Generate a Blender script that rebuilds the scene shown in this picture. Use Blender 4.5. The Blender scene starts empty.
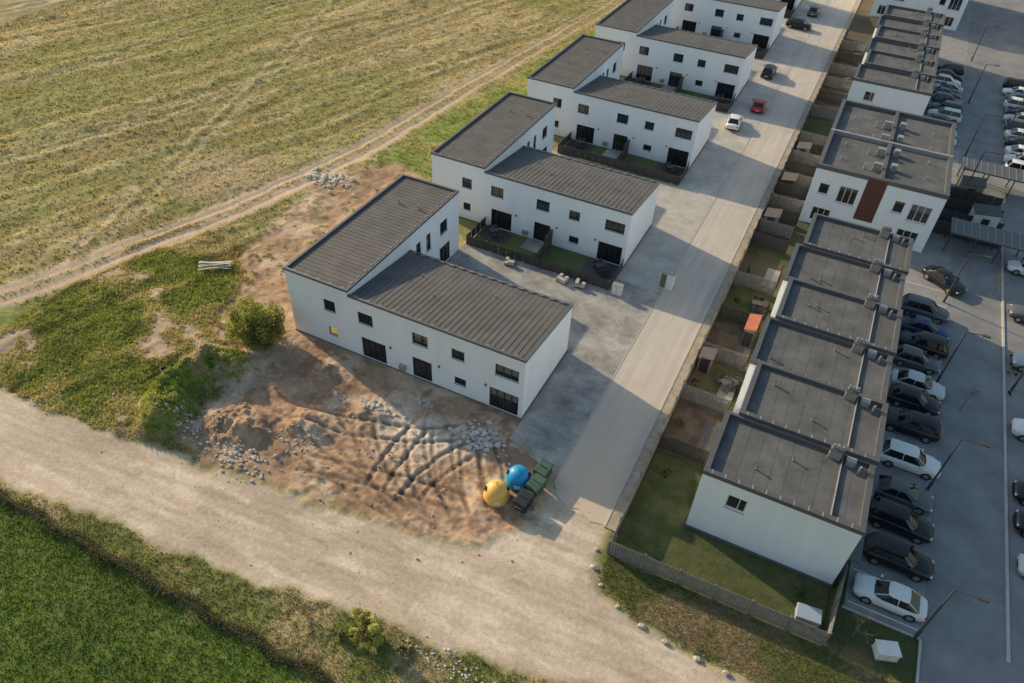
import bpy, bmesh, numpy as np, math, random
from mathutils import Matrix, Vector
random.seed(7); rng=np.random.default_rng(7)
scene=bpy.context.scene
COL=scene.collection
SUN_AZ=17; SUN_EL=21.5

# ------------------------------------------------------------------ materials
def newmat(name):
    m=bpy.data.materials.new(name); m.use_nodes=True
    return m,m.node_tree.nodes,m.node_tree.links,m.node_tree.nodes['Principled BSDF']
MC={}
def mat(name,col,rough=.8,var=.12,scale=1.5,bump=0.0,bscale=20,metal=0,spec=.5,emit=None,streak=False):
    if name in MC: return MC[name]
    m,N,L,b=newmat(name)
    b.inputs['Roughness'].default_value=rough; b.inputs['Metallic'].default_value=metal
    b.inputs['Specular IOR Level'].default_value=spec
    tc=N.new('ShaderNodeTexCoord')
    if var>0:
        mp=N.new('ShaderNodeMapping'); L.new(tc.outputs['Object'],mp.inputs[0])
        if streak: mp.inputs['Scale'].default_value=(1,1,.15)
        n=N.new('ShaderNodeTexNoise'); n.inputs['Scale'].default_value=scale; n.inputs['Detail'].default_value=6; n.inputs['Roughness'].default_value=.65
        L.new(mp.outputs[0],n.inputs['Vector'])
        r=N.new('ShaderNodeMapRange'); r.inputs[1].default_value=.3; r.inputs[2].default_value=.7
        r.inputs[3].default_value=1-var; r.inputs[4].default_value=1+var
        L.new(n.outputs[0],r.inputs[0])
        mx=N.new('ShaderNodeVectorMath'); mx.operation='SCALE'; mx.inputs[0].default_value=col[:3]
        L.new(r.outputs[0],mx.inputs['Scale']); L.new(mx.outputs[0],b.inputs['Base Color'])
    else: b.inputs['Base Color'].default_value=(*col[:3],1)
    if bump>0:
        n2=N.new('ShaderNodeTexNoise'); n2.inputs['Scale'].default_value=bscale; n2.inputs['Detail'].default_value=4
        L.new(tc.outputs['Object'],n2.inputs['Vector'])
        bp=N.new('ShaderNodeBump'); bp.inputs['Strength'].default_value=bump; bp.inputs['Distance'].default_value=.05
        L.new(n2.outputs[0],bp.inputs['Height']); L.new(bp.outputs[0],b.inputs['Normal'])
    if emit:
        b.inputs['Emission Color'].default_value=(*emit[0],1); b.inputs['Emission Strength'].default_value=emit[1]
    MC[name]=m; return m
def attrmat(name,rough=.9,fine=(3,14),grassy=False):
    m,N,L,b=newmat(name)
    b.inputs['Roughness'].default_value=rough; b.inputs['Specular IOR Level'].default_value=.2
    a=N.new('ShaderNodeAttribute'); a.attribute_name='col'
    if grassy:
        tc=N.new('ShaderNodeTexCoord')
        outs=[]
        for s,lo,hi in ((fine[0],.80,1.24),(fine[1],.70,1.34),(.12,.88,1.16)):
            n=N.new('ShaderNodeTexNoise'); n.inputs['Scale'].default_value=s; n.inputs['Detail'].default_value=5; n.inputs['Roughness'].default_value=.7
            L.new(tc.outputs['Object'],n.inputs['Vector'])
            r=N.new('ShaderNodeMapRange'); r.inputs[1].default_value=.28; r.inputs[2].default_value=.72; r.inputs[3].default_value=lo; r.inputs[4].default_value=hi
            L.new(n.outputs[0],r.inputs[0]); outs.append((n,r))
        cur=a.outputs['Color']
        for n,r in outs:
            v=N.new('ShaderNodeVectorMath'); v.operation='SCALE'; L.new(cur,v.inputs[0]); L.new(r.outputs[0],v.inputs['Scale']); cur=v.outputs[0]
        L.new(cur,b.inputs['Base Color'])
        ad=N.new('ShaderNodeMath'); ad.operation='ADD'; L.new(outs[0][0].outputs[0],ad.inputs[0]); L.new(outs[1][0].outputs[0],ad.inputs[1])
        bp=N.new('ShaderNodeBump'); bp.inputs['Distance'].default_value=.10
        L.new(ad.outputs[0],bp.inputs['Height'])
        k=N.new('ShaderNodeAttribute'); k.attribute_name='rough'
        L.new(k.outputs['Fac'],bp.inputs['Strength'])
        L.new(bp.outputs[0],b.inputs['Normal'])
    else:
        L.new(a.outputs['Color'],b.inputs['Base Color'])
        t=N.new('ShaderNodeBsdfTranslucent'); L.new(a.outputs['Color'],t.inputs['Color']); mx=N.new('ShaderNodeMixShader'); mx.inputs[0].default_value=.45
        L.new(b.outputs[0],mx.inputs[1]); L.new(t.outputs[0],mx.inputs[2]); L.new(mx.outputs[0],N['Material Output'].inputs[0])
    return m
WHITE=mat('white_render',(.855,.885,.94),.9,.05,.5,.08,30,streak=True)
CREAM=mat('plinth_grey',(.16,.16,.16),.9)
ROOF=mat('roof_membrane',(.115,.11,.108),.8,.25,.6,.15,8)
ROOF2=mat('roof_bitumen',(.11,.113,.117),.85,.35,.5,.15,8)
CAP=mat('metal_capping',(.13,.13,.135),.5,.1,2,metal=.3)
CAPL=mat('pale_capping',(.36,.36,.37),.5,.1,2,metal=.3)
FRAME=mat('window_frame',(.035,.037,.04),.5,.0)
FRAMEW=mat('window_frame_white',(.7,.7,.7),.5,.0)
GLASS=mat('window_glass',(.018,.022,.028),.06,.3,.8,spec=.8)
GLASSB=mat('window_glass_blind',(.16,.16,.15),.15,.2,.8,spec=.6)
CURT=mat('lit_curtain',(.6,.42,.12),.8,.1,emit=((1,.65,.2),.25))
GREY=mat('concrete',(.48,.46,.43),.9,.15,3,.2,20)
METAL=mat('galvanised',(.40,.40,.41),.45,.1,5,metal=.5)
DARKF=mat('dark_fence',(.065,.06,.058),.7,.3,2)
GREYF=mat('grey_fence',(.23,.22,.21),.8,.3,2.5)
WOOD=mat('wood_fence',(.22,.14,.09),.8,.3,3)
BROWN=mat('brown_cladding',(.12,.045,.035),.7,.15,3)
DECK=mat('deck',(.08,.075,.072),.7,.3,4)
BLACK=mat('black_rubber',(.015,.015,.016),.7,.0)

# ------------------------------------------------------------------ mesh helpers
class MB:
    def __init__(s): s.v=[];s.f=[];s.m=[];s.mats=[]
    def mi(s,m):
        if m not in s.mats: s.mats.append(m)
        return s.mats.index(m)
    def face(s,pts,m):
        i=len(s.v); s.v+= [tuple(p) for p in pts]; s.f.append(tuple(range(i,i+len(pts)))); s.m.append(s.mi(m))
    def hexa(s,p,m):  # p 0-3 bottom ccw, 4-7 top ccw
        i=len(s.v); s.v+=[tuple(q) for q in p]
        for f in ((3,2,1,0),(4,5,6,7),(0,1,5,4),(1,2,6,5),(2,3,7,6),(3,0,4,7)):
            s.f.append(tuple(i+k for k in f)); s.m.append(s.mi(m))
    def box(s,x0,x1,y0,y1,z0,z1,m,rot=0,c=None):
        p=[(x0,y0,z0),(x1,y0,z0),(x1,y1,z0),(x0,y1,z0),(x0,y0,z1),(x1,y0,z1),(x1,y1,z1),(x0,y1,z1)]
        if rot:
            cx,cy=c or ((x0+x1)/2,(y0+y1)/2); C,S=math.cos(rot),math.sin(rot)
            p=[(cx+(a-cx)*C-(b-cy)*S,cy+(a-cx)*S+(b-cy)*C,z) for a,b,z in p]
        s.hexa(p,m)
    def cyl(s,a,b,r0,r1,m,n=10,caps=True):
        a=Vector(a);b=Vector(b);d=(b-a).normalized(); u=d.orthogonal().normalized(); w=d.cross(u)
        i=len(s.v)
        for c,r in ((a,r0),(b,r1)):
            for k in range(n):
                t=2*math.pi*k/n; s.v.append(tuple(c+u*math.cos(t)*r+w*math.sin(t)*r))
        for k in range(n):
            s.f.append((i+k,i+(k+1)%n,i+n+(k+1)%n,i+n+k)); s.m.append(s.mi(m))
        if caps:
            s.f.append(tuple(i+k for k in range(n-1,-1,-1))); s.m.append(s.mi(m))
            s.f.append(tuple(i+n+k for k in range(n))); s.m.append(s.mi(m))
    def lathe(s,prof,cx,cy,m,n=24,z0=0):
        i=len(s.v)
        for r,z in prof:
            for k in range(n):
                t=2*math.pi*k/n; s.v.append((cx+r*math.cos(t),cy+r*math.sin(t),z0+z))
        for j in range(len(prof)-1):
            for k in range(n):
                s.f.append((i+j*n+k,i+j*n+(k+1)%n,i+(j+1)*n+(k+1)%n,i+(j+1)*n+k)); s.m.append(s.mi(m))
    def mesh(s,name):
        me=bpy.data.meshes.new(name); me.from_pydata(s.v,[],s.f)
        for m in s.mats: me.materials.append(m)
        me.polygons.foreach_set('material_index',s.m); me.update(); return me
    def obj(s,name,parent=None,smooth=False,bevel=0,loc=None,rz=0):
        return place(s.mesh(name),name,parent,smooth,bevel,loc,rz)
def place(me,name,parent=None,smooth=False,bevel=0,loc=None,rz=0):
    o=bpy.data.objects.new(name,me); COL.objects.link(o)
    if parent: o.parent=parent
    if loc: o.location=loc
    o.rotation_euler[2]=rz
    if smooth: me.polygons.foreach_set('use_smooth',[True]*len(me.polygons))
    if bevel:
        b=o.modifiers.new('bevel','BEVEL'); b.width=bevel; b.segments=2; b.limit_method='ANGLE'
    return o
def empty(name,loc=(0,0,0),rz=0):
    e=bpy.data.objects.new(name,None); COL.objects.link(e); e.location=loc; e.rotation_euler[2]=rz; e.empty_display_size=.5; return e

# ------------------------------------------------------------------ noise
def vn(x,y,s=0):
    ix=np.floor(x);iy=np.floor(y);fx=x-ix;fy=y-iy;fx=fx*fx*(3-2*fx);fy=fy*fy*(3-2*fy)
    def h(a,b):
        v=np.sin(a*127.1+b*311.7+s*74.7)*43758.5453; return v-np.floor(v)
    return (h(ix,iy)*(1-fx)+h(ix+1,iy)*fx)*(1-fy)+(h(ix,iy+1)*(1-fx)+h(ix+1,iy+1)*fx)*fy
def fbm(x,y,s=0,o=4):
    t=0;a=.5;n=0
    for i in range(o): t=t+a*vn(x*2**i,y*2**i,s+i*3.3);n+=a;a*=.5
    return t/n
def segd(x,y,a,b):
    dx,dy=b[0]-a[0],b[1]-a[1];t=np.clip(((x-a[0])*dx+(y-a[1])*dy)/(dx*dx+dy*dy),0,1)
    return np.hypot(x-a[0]-t*dx,y-a[1]-t*dy)
def lined(x,y,P):
    d=np.full(x.shape,1e9)
    for a,b in zip(P[:-1],P[1:]): d=np.minimum(d,segd(x,y,a,b))
    return d
def sdp(x,y,P):
    d=lined(x,y,P+[P[0]]); ins=np.zeros(x.shape,bool)
    for a,b in zip(P,P[1:]+[P[0]]):
        if a[1]==b[1]: continue
        c=((a[1]>y)!=(b[1]>y))&(x<(b[0]-a[0])*(y-a[1])/(b[1]-a[1])+a[0]); ins^=c
    return np.where(ins,-d,d)
def ss(a,b,x):
    t=np.clip((x-a)/(b-a),0,1);return t*t*(3-2*t)
def mixc(c,k,m): return c*(1-m[:,None])+np.asarray(k)*m[:,None]
def bez(p0,p1,p2,n=14):
    return [((1-t)**2*p0[0]+2*t*(1-t)*p1[0]+t*t*p2[0],(1-t)**2*p0[1]+2*t*(1-t)*p1[1]+t*t*p2[1]) for t in [i/n for i in range(n+1)]]
TRACK=[(-90,-5),(-72,16),(-66,28),(-64,33),(-61,42),(-58,51),(-56,60),(-54,70),(-52.5,92),(-48,139),(-44,260)]
TRACKS2=[[(-64,33),(-70,50),(-78,75),(-90,110),(-110,160)],[(-120,35),(-105,70),(-98,110),(-80,150),(-66,220)],[(-95,30),(-84,60),(-76,100),(-64,150),(-56,230)],[(-140,60),(-128,110),(-110,170),(-90,240)]]
LOW=([-3000,-60,-46,-38,-30,-22,-15,-10,-4,10,40,3000],[13,13,14,15,16,17,18,19,20,22,25,25])
CENT=[(-120,14.5),(-60,16),(-50,17),(-42,18),(-34,19),(-26,20),(-18,21),(-11,22.6),(-4,23),(10,23.6),(40,26)]
ROADP=[(-400,17),(-80,18.5),(-54,20),(-44,21),(-35,22),(-26,23),(-19,24),(-13,26),(-10.8,29),(-11,36),(-6,36),(-5.6,29),(-4.3,26.7),(-1,25.2),(6,24.9),(30,27.5),(60,31),(60,25),(40,24.5),(10,22),(-4,20),(-10,19),(-15,18),(-22,17),(-30,16),(-38,15),(-46,14),(-60,13),(-400,11)]
DIRTP=[(-38,22.3),(-26,23.3),(-19,24.3),(-13,26.3),(-10.5,29),(-11.3,34),(-14,39),(-16,48),(-39,60),(-40,67),(-49,69),(-54,62),(-53,52),(-51.5,45),(-47.5,39.8),(-46.5,36),(-43.8,33),(-41.5,31.8),(-39,30),(-39,27),(-39.5,24)]
GREENL=[(-75,19),(-38,22),(-37,30),(-41,33),(-45,36.5),(-50,43),(-60,42),(-68,30)]
STRIP=[(-52,70),(-46,65),(-39.3,65),(-39.3,400),(-42,400),(-46,140),(-50,92)]
BERM=[(-41,23.8),(-42.5,27),(-42,30.2),(-40.3,31.3)]
RUTS=[bez((-13.5,27.3),(-17,30),(-19,35)),bez((-14.5,26.6),(-19,29),(-21.5,35)),bez((-15.5,26),(-21,28),(-24,35)),
      bez((-15,26.3),(-22,26.3),(-31,31)),bez((-16,25.5),(-24,25),(-34,28.5)),bez((-17,25.2),(-24,26.6),(-28,33)),bez((-14.2,28.5),(-20,28),(-30,25.6)),bez((-18,35.2),(-24,30),(-36,29.5)),bez((-19.5,25.2),(-20.5,30),(-17,34.5)),bez((-13,28.5),(-15,32),(-20,36.5)),bez((-22,25),(-23.5,29),(-22.5,35))]
def G(x,y):
    n=len(x); n1=fbm(x/14,y/14,1);n2=fbm(x/3,y/3,2);n3=fbm(x/.9,y/.9,3,3);n4=fbm(x/.45,y/.45,8,2)
    wx=x+2.0*(fbm(x/2.5,y/2.5,5)-.5); wy=y+2.0*(fbm(x/2.5,y/2.5,9)-.5)
    a=x*.95-y*.31+5*(n1-.5);b=x*.31+y*.95; st=fbm(a/1.5,b/24,11,3); st2=fbm(a/7,b/40,14,3)
    c=np.tile([.33,.27,.125],(n,1))
    c=mixc(c,(.56,.455,.27),ss(.42,.63,st*.48+n2*.27+n3*.25)*.95)
    c=mixc(c,(.15,.155,.06),ss(.49,.64,st2*.25+n3*.3+n4*.2+n2*.25)*.8)
    c=mixc(c,(.22,.255,.075),ss(.46,.66,fbm(x/20,y/28,91))*.5)
    k=ss(9,3,np.hypot((x+63)/1.3,(y-56))+4*(n2-.5)); c=mixc(c,(.47,.36,.25),k*.65)
    h=.18*(n3-.5)+.3*(n2-.5)+.35*(st-.5)+.14*(n4-.5); rg=np.full(n,.9)
    for T in TRACKS2:
        d=lined(wx*.3+x*.7,wy*.3+y*.7,T); w=np.exp(-((np.abs(d)-1.0)/.4)**2); c=mixc(c,(.62,.52,.34),w*.7*ss(.25,.5,n2)); h=h-.12*w; c=mixc(c,(.17,.18,.07),.4*np.exp(-(d/.35)**2))
    m=ss(1.5,-2.5,sdp(wx,wy,STRIP)); g=mixc(np.tile([.23,.30,.07],(n,1)),(.37,.34,.13),ss(.45,.65,n2)); g=mixc(g,(.13,.17,.04),ss(.5,.65,n3)*.5); c=c*(1-.9*m[:,None])+g*.9*m[:,None]; h=h*(1-.5*m)
    m=ss(1.5,-1.5,sdp(wx,wy,GREENL)); g=mixc(np.tile([.24,.28,.08],(n,1)),(.44,.375,.19),ss(.38,.58,n2)*.9); g=mixc(g,(.12,.145,.045),ss(.48,.62,n3*.6+n4*.4)*.6); g=mixc(g,(.48,.37,.26),ss(.56,.64,n3*.4+n2*.6)); c=c*(1-m[:,None])+g*m[:,None]
    # track
    d=lined(wx*.4+x*.6,wy*.4+y*.6,TRACK); m=ss(2.6,1.5,d); far=ss(110,60,y)
    c=mixc(c,(.52,.40,.29),m*(.45+.55*far)); h=h*(1-m*.85)
    cm=ss(.5,.2,np.abs(d))*.6; c=mixc(c,(.24,.24,.10),cm); 
    w=np.exp(-((np.abs(d)-.95)/.3)**2); h=h-.09*w; c=mixc(c,(.38,.28,.19),w*.6*ss(.4,.6,n3)); rg=rg*(1-.5*m)
    # lower field
    low=np.interp(x,*LOW); m=ss(.6,-.6,wy-low); 
    g=mixc(np.tile([.22,.24,.08],(n,1)),(.42,.35,.20),ss(.42,.58,n2)); g=mixc(g,(.13,.14,.055),ss(.5,.65,n4)*.6)
    f=np.tile([.125,.19,.038],(n,1)); f=mixc(f,(.20,.27,.06),ss(.4,.65,fbm(y/.5,x/15,31,3))*.7); f=mixc(f,(.085,.13,.03),ss(.5,.7,n1)*.6); f=mixc(f,(.27,.28,.11),ss(.56,.7,n2*.6+n3*.4)*.5)
    k=ss(13.3,12.6,y); g=g*(1-k[:,None])+f*k[:,None]
    c=c*(1-m[:,None])+g*m[:,None]; h=h*(1-m)+m*(.12*(n3-.5)+.1*(n2-.5))
    # dirt
    m=ss(.8,-.8,sdp(wx,wy,DIRTP)); g=mixc(np.tile([.44,.295,.195],(n,1)),(.56,.42,.31),ss(.47,.64,n2)); g=mixc(g,(.27,.175,.115),ss(.47,.64,fbm(x/1.6,y/1.6,41)*.6+n4*.4)*.85)
    k=ss(.54,.66,n1*.3+n3*.4+n4*.3)*ss(-38.5,-44,x)*.75; g=mixc(g,(.28,.28,.11),k)
    k=ss(3.8,.3,np.hypot((x+22)/1.8,y-33))*.8; g=mixc(g,(.66,.59,.51),k*ss(.35,.6,n3*.5+n2*.5))  # pale patch paints the whitish light reflected off the house facade
    hd=.34*(n2-.4)+.20*(n3-.5)+.16*(n4-.5)+.26*(fbm(x/1.4,y/1.4,44)-.5)
    hd+= 1.1*ss(2.8,.3,np.hypot((x+35.5)/1.5,y-26.5))*(.3+n3)+ .9*ss(2.2,.2,np.hypot((x+31)/1.4,y-29))*(.2+n3)+.7*ss(1.8,.2,np.hypot((x+27)/1.3,y-32))*(.2+n3)+.7*ss(1.6,.2,np.hypot(x+33,(y-34)/1.4))*(.4+n3)+.7*ss(1.4,.2,np.hypot((x+18.5)/1.5,(y-35)))*(.3+n3)
    for p in RUTS:
        d0=lined(x+.15*(wx-x),y+.15*(wy-y),p); e=ss(.9,2.6,np.hypot(x-p[0][0],y-p[0][1]))*ss(.9,2.8,np.hypot(x-p[-1][0],y-p[-1][1]))
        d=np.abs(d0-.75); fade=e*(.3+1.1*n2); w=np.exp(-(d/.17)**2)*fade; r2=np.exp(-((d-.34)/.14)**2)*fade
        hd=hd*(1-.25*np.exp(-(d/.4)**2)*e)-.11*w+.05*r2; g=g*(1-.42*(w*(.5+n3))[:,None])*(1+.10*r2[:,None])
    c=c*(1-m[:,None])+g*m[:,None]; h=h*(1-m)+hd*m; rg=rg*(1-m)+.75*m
    # gravel road
    m=ss(.45,-.45,sdp(x+.8*(wx-x),y+.8*(wy-y),ROADP)); g=mixc(np.tile([.56,.455,.355],(n,1)),(.66,.555,.445),ss(.4,.65,fbm(x/6,y/.7,51)))
    g=mixc(g,(.45,.36,.275),ss(.48,.68,fbm(x/4,y/1.2,55))*.7); g=mixc(g,(.41,.325,.25),ss(.55,.7,n3)*.3)
    d=lined(x,y+.6*(fbm(x/9,x*0,61)-.5),CENT)
    for off,wd,am in ((.35,.2,.12),(1.15,.22,.18),(1.9,.25,.14),(2.5,.2,.10)):
        w=np.exp(-((d-off)/wd)**2)*ss(.3,.6,fbm(x/7,y/3,int(off*40))); g=g*(1-am*w[:,None])
    w=np.exp(-((x+9.6)/.2)**2)+np.exp(-((x+7.9)/.2)**2); g=g*(1-.10*(w*ss(24,27,y))[:,None])
    c=c*(1-m[:,None])+g*m[:,None]; h=h*(1-m)+m*(.05*(fbm(x/3,y/.5,58)-.5)+.02*(n3-.5)); rg=rg*(1-m)+.35*m
    ism=m
    # berm
    d=lined(x+ .7*(wx-x),y+.7*(wy-y),BERM); m=ss(2.4,.2,d); h=h+1.9*m*(.6+.8*n3); c=mixc(c,(.25,.30,.075),ss(.1,.4,m)*(1-.8*ss(.45,.6,n3))); rg=rg+.3*m
    # east side gardens, shadow mixed into the grass colour
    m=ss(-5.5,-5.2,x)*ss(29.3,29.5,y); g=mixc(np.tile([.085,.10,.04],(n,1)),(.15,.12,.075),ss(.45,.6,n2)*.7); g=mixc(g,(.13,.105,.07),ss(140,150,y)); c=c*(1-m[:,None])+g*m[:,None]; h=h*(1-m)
    VG=[(-5.4,29.4),(-4.2,27),(-1,25.6),(6,25.3),(18,26.7),(18,29.5)]
    m=ss(.3,-.3,sdp(x+.4*(wx-x),y+.4*(wy-y),VG)); g=mixc(np.tile([.15,.165,.06],(n,1)),(.30,.24,.15),ss(.42,.6,n2)*.8); c=c*(1-m[:,None])+g*m[:,None]; h=h*(1-m)+.08*(n3-.5)*m
    # flat below paving / buildings
    flat=np.maximum(ss(-17,-15.6,x)*ss(33,36,y), np.maximum(ss(-33.2,-32.2,x)*ss(46.6,47.4,y), ss(-5.5,-5,x)*ss(29,30,y)))
    flat=np.maximum(flat,ss(-40.6,-39.6,x)*ss(37,38,y)); flat=np.maximum(flat,ss(9,12,x)*ss(27,29,y))
    h=h*(1-flat)-.03*flat
    return c,h,rg,ism
def spaced(parts):
    out=[]
    for a,b,s in parts: out.append(np.arange(a,b,s))
    return np.concatenate(out)
def geo(a,b,n): return a+np.sign(b-a)*(np.geomspace(1,abs(b-a)+1,n)-1)
xs=np.concatenate([geo(-140,-3000,22)[::-1][:-1],spaced([(-140,-62,.45),(-62,-40,.22),(-40,-10,.13),(-10,20,.4),(20,60,1.5)]),geo(60,3000,22)])
ys=np.concatenate([geo(4,-3000,22)[::-1][:-1],spaced([(4,22,.22),(22,38,.13),(38,75,.28),(75,220,.6)]),geo(220,4000,24)])
XX,YY=np.meshgrid(xs,ys); X=XX.ravel();Y=YY.ravel()
c,h,rg,_=G(X,Y)
nx,ny=len(xs),len(ys)
me=bpy.data.meshes.new('ground')
me.vertices.add(nx*ny); me.vertices.foreach_set('co',np.stack([X,Y,h],1).astype(np.float32).ravel())
ii=(np.arange(ny-1)[:,None]*nx+np.arange(nx-1)[None,:]).ravel()
q=np.stack([ii,ii+1,ii+1+nx,ii+nx],1).astype(np.int32)
me.loops.add(q.size); me.loops.foreach_set('vertex_index',q.ravel())
me.polygons.add(len(q)); me.polygons.foreach_set('loop_start',np.arange(0,q.size,4,dtype=np.int32)); me.polygons.foreach_set('loop_total',np.full(len(q),4,dtype=np.int32))
me.update(calc_edges=True); me.polygons.foreach_set('use_smooth',[True]*len(q))
def setattr_(me,c,rg=None):
    at=me.attributes.new('col','FLOAT_COLOR','POINT'); at.data.foreach_set('color',np.concatenate([c,np.ones((len(c),1))],1).astype(np.float32).ravel())
    if rg is not None:
        at=me.attributes.new('rough','FLOAT','POINT'); at.data.foreach_set('value',rg.astype(np.float32))
setattr_(me,c,rg); me.materials.append(attrmat('ground_soil_grass',grassy=True)); place(me,'ground')

# ---- grass tufts : one mesh
def tufts(name,n,region,hmin,hmax,w,seed,maskf=None,tint=(1.2,1.15,1.0)):
    r=np.random.default_rng(seed); x=r.uniform(region[0],region[1],n); y=r.uniform(region[2],region[3],n)
    c,h,rg,ism=G(x,y); gr=(c[:,1]>=c[:,0]*.80)&(ism<.2)
    if maskf is not None: gr&=maskf(x,y)
    x=x[gr];y=y[gr];c=c[gr];h=h[gr]; n=len(x)
    K=3; V=[];C=[]
    for k in range(K):
        t=r.uniform(0,6.28,n); hh=r.uniform(hmin,hmax,n)*r.uniform(.5,1,n); ww=r.uniform(.5,1,n)*w; ox=r.normal(0,w,n);oy=r.normal(0,w,n)
        bx=x+ox;by=y+oy; lx=r.normal(0,.6,n)*hh;ly=r.normal(0,.6,n)*hh
        V.append(np.stack([np.stack([bx-ww*np.cos(t),by-ww*np.sin(t),h-.05],1),np.stack([bx+ww*np.cos(t),by+ww*np.sin(t),h-.05],1),np.stack([bx+lx,by+ly,h+hh],1)],1))
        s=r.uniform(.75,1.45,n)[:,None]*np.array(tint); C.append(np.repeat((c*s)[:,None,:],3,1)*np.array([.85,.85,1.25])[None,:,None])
    V=np.concatenate(V).reshape(-1,3);C=np.clip(np.concatenate(C).reshape(-1,3),0,.7)
    m=bpy.data.meshes.new(name); m.vertices.add(len(V)); m.vertices.foreach_set('co',V.astype(np.float32).ravel())
    nf=len(V)//3; m.loops.add(len(V)); m.loops.foreach_set('vertex_index',np.arange(len(V),dtype=np.int32)); m.polygons.add(nf)
    m.polygons.foreach_set('loop_start',np.arange(0,len(V),3,dtype=np.int32)); m.polygons.foreach_set('loop_total',np.full(nf,3,dtype=np.int32)); m.update(calc_edges=True)
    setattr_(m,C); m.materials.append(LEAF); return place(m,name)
LEAF=attrmat('leaf_blades',.8)
def notbuilt(x,y):
    return ~((x>-40)&(y>37)&(y<400)&(x<60)) & ~((x>-5.6)&(y>29.2))
tufts('grass',85000,(-130,-39,28,200),.10,.42,.11,1,notbuilt)
tufts('grass',50000,(-62,-36,19,46),.06,.34,.07,2,notbuilt)
tufts('grass',50000,(-60,0,4,20),.05,.26,.06,3,notbuilt)
tufts('lawn_grass',14000,(-5,18,25,29.4),.04,.16,.05,4,None)

# ------------------------------------------------------------------ paving
def sheet(name,pts,z,m): b=MB(); b.face([(p[0],p[1],z) for p in pts],m); return b.obj(name)
def pavemat(name,c1,c2,sx,sy,patch=.5):
    m,N,L,b=newmat(name); b.inputs['Roughness'].default_value=.8
    tc=N.new('ShaderNodeTexCoord'); br=N.new('ShaderNodeTexBrick'); br.inputs['Scale'].default_value=1; br.inputs['Brick Width'].default_value=sx; br.inputs['Row Height'].default_value=sy
    br.inputs['Mortar Size'].default_value=.012; br.inputs['Color1'].default_value=(*c1,1); br.inputs['Color2'].default_value=(*c2,1); br.inputs['Mortar'].default_value=(c1[0]*.6,c1[1]*.6,c1[2]*.6,1)
    L.new(tc.outputs['Object'],br.inputs['Vector'])
    n=N.new('ShaderNodeTexNoise'); n.inputs['Scale'].default_value=.35; n.inputs['Detail'].default_value=8; n.inputs['Roughness'].default_value=.7; L.new(tc.outputs['Object'],n.inputs['Vector'])
    r=N.new('ShaderNodeMapRange'); r.inputs[1].default_value=.35;r.inputs[2].default_value=.65;r.inputs[3].default_value=1-patch*.5;r.inputs[4].default_value=1+patch*.5; L.new(n.outputs[0],r.inputs[0])
    v=N.new('ShaderNodeVectorMath'); v.operation='SCALE'; L.new(br.outputs[0],v.inputs[0]); L.new(r.outputs[0],v.inputs['Scale']); L.new(v.outputs[0],b.inputs['Base Color']); return m
PAVE=pavemat('block_paving',(.31,.305,.29),(.36,.35,.33),.6,.3,.8)
PAVEL=pavemat('pale_paving',(.45,.43,.39),(.49,.47,.43),.6,.3,.4)
def streetmat():
    m,N,L,b=newmat('street_concrete'); b.inputs['Roughness'].default_value=.85
    tc=N.new('ShaderNodeTexCoord'); sp=N.new('ShaderNodeSeparateXYZ'); L.new(tc.outputs['Object'],sp.inputs[0])
    mp=N.new('ShaderNodeMapping'); mp.inputs['Scale'].default_value=(1.6,.06,1); L.new(tc.outputs['Object'],mp.inputs[0])
    n=N.new('ShaderNodeTexNoise'); n.inputs['Scale'].default_value=1.1; n.inputs['Detail'].default_value=7; n.inputs['Roughness'].default_value=.65; L.new(mp.outputs[0],n.inputs['Vector'])
    n2=N.new('ShaderNodeTexNoise'); n2.inputs['Scale'].default_value=.5; n2.inputs['Detail'].default_value=9;n2.inputs['Roughness'].default_value=.75; L.new(tc.outputs['Object'],n2.inputs['Vector'])
    cr=N.new('ShaderNodeValToRGB'); cr.color_ramp.elements[0].position=.32; cr.color_ramp.elements[0].color=(.41,.375,.335,1); cr.color_ramp.elements[1].position=.68; cr.color_ramp.elements[1].color=(.60,.555,.49,1)
    ad=N.new('ShaderNodeMix'); ad.inputs[0].default_value=.45; L.new(n.outputs[0],ad.inputs[2]); L.new(n2.outputs[0],ad.inputs[3]); L.new(ad.outputs[0],cr.inputs[0])
    r=N.new('ShaderNodeMapRange'); r.inputs[1].default_value=33; r.inputs[2].default_value=48; r.inputs[3].default_value=1; r.inputs[4].default_value=0; 
    r2=N.new('ShaderNodeMath'); r2.operation='MULTIPLY_ADD'; L.new(n2.outputs[0],r2.inputs[0]); r2.inputs[1].default_value=14; L.new(sp.outputs[1],r2.inputs[2]); 
    r3=N.new('ShaderNodeMath'); r3.operation='SUBTRACT'; L.new(r2.outputs[0],r3.inputs[0]); r3.inputs[1].default_value=7; L.new(r3.outputs[0],r.inputs[0])
    mx=N.new('ShaderNodeMix'); mx.data_type='RGBA'; L.new(r.outputs[0],mx.inputs[0]); L.new(cr.outputs[0],mx.inputs[6]); mx.inputs[7].default_value=(.565,.465,.365,1)
    L.new(mx.outputs[2],b.inputs['Base Color']); return m
sheet('street',[(-10.9,33.3),(-10.2,32.2),(-9.1,31.7),(-8.3,31.9),(-7.2,31.3),(-6.1,31.5),(-6.1,420),(-10.9,420)],.03,streetmat())
sheet('pavement',[(-15.85,35.5),(-11.05,33.8),(-11.05,60),(-15.85,60)],.035,PAVE)
sheet('pavement',[(-15.85,60.002),(-11.05,60.002),(-11.05,420),(-15.85,420)],.035,PAVEL)
sheet('paved_yard',[(-32.35,47.4),(-15.86,47.4),(-15.86,58.0),(-32.35,58.0)],.035,PAVE)
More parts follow.
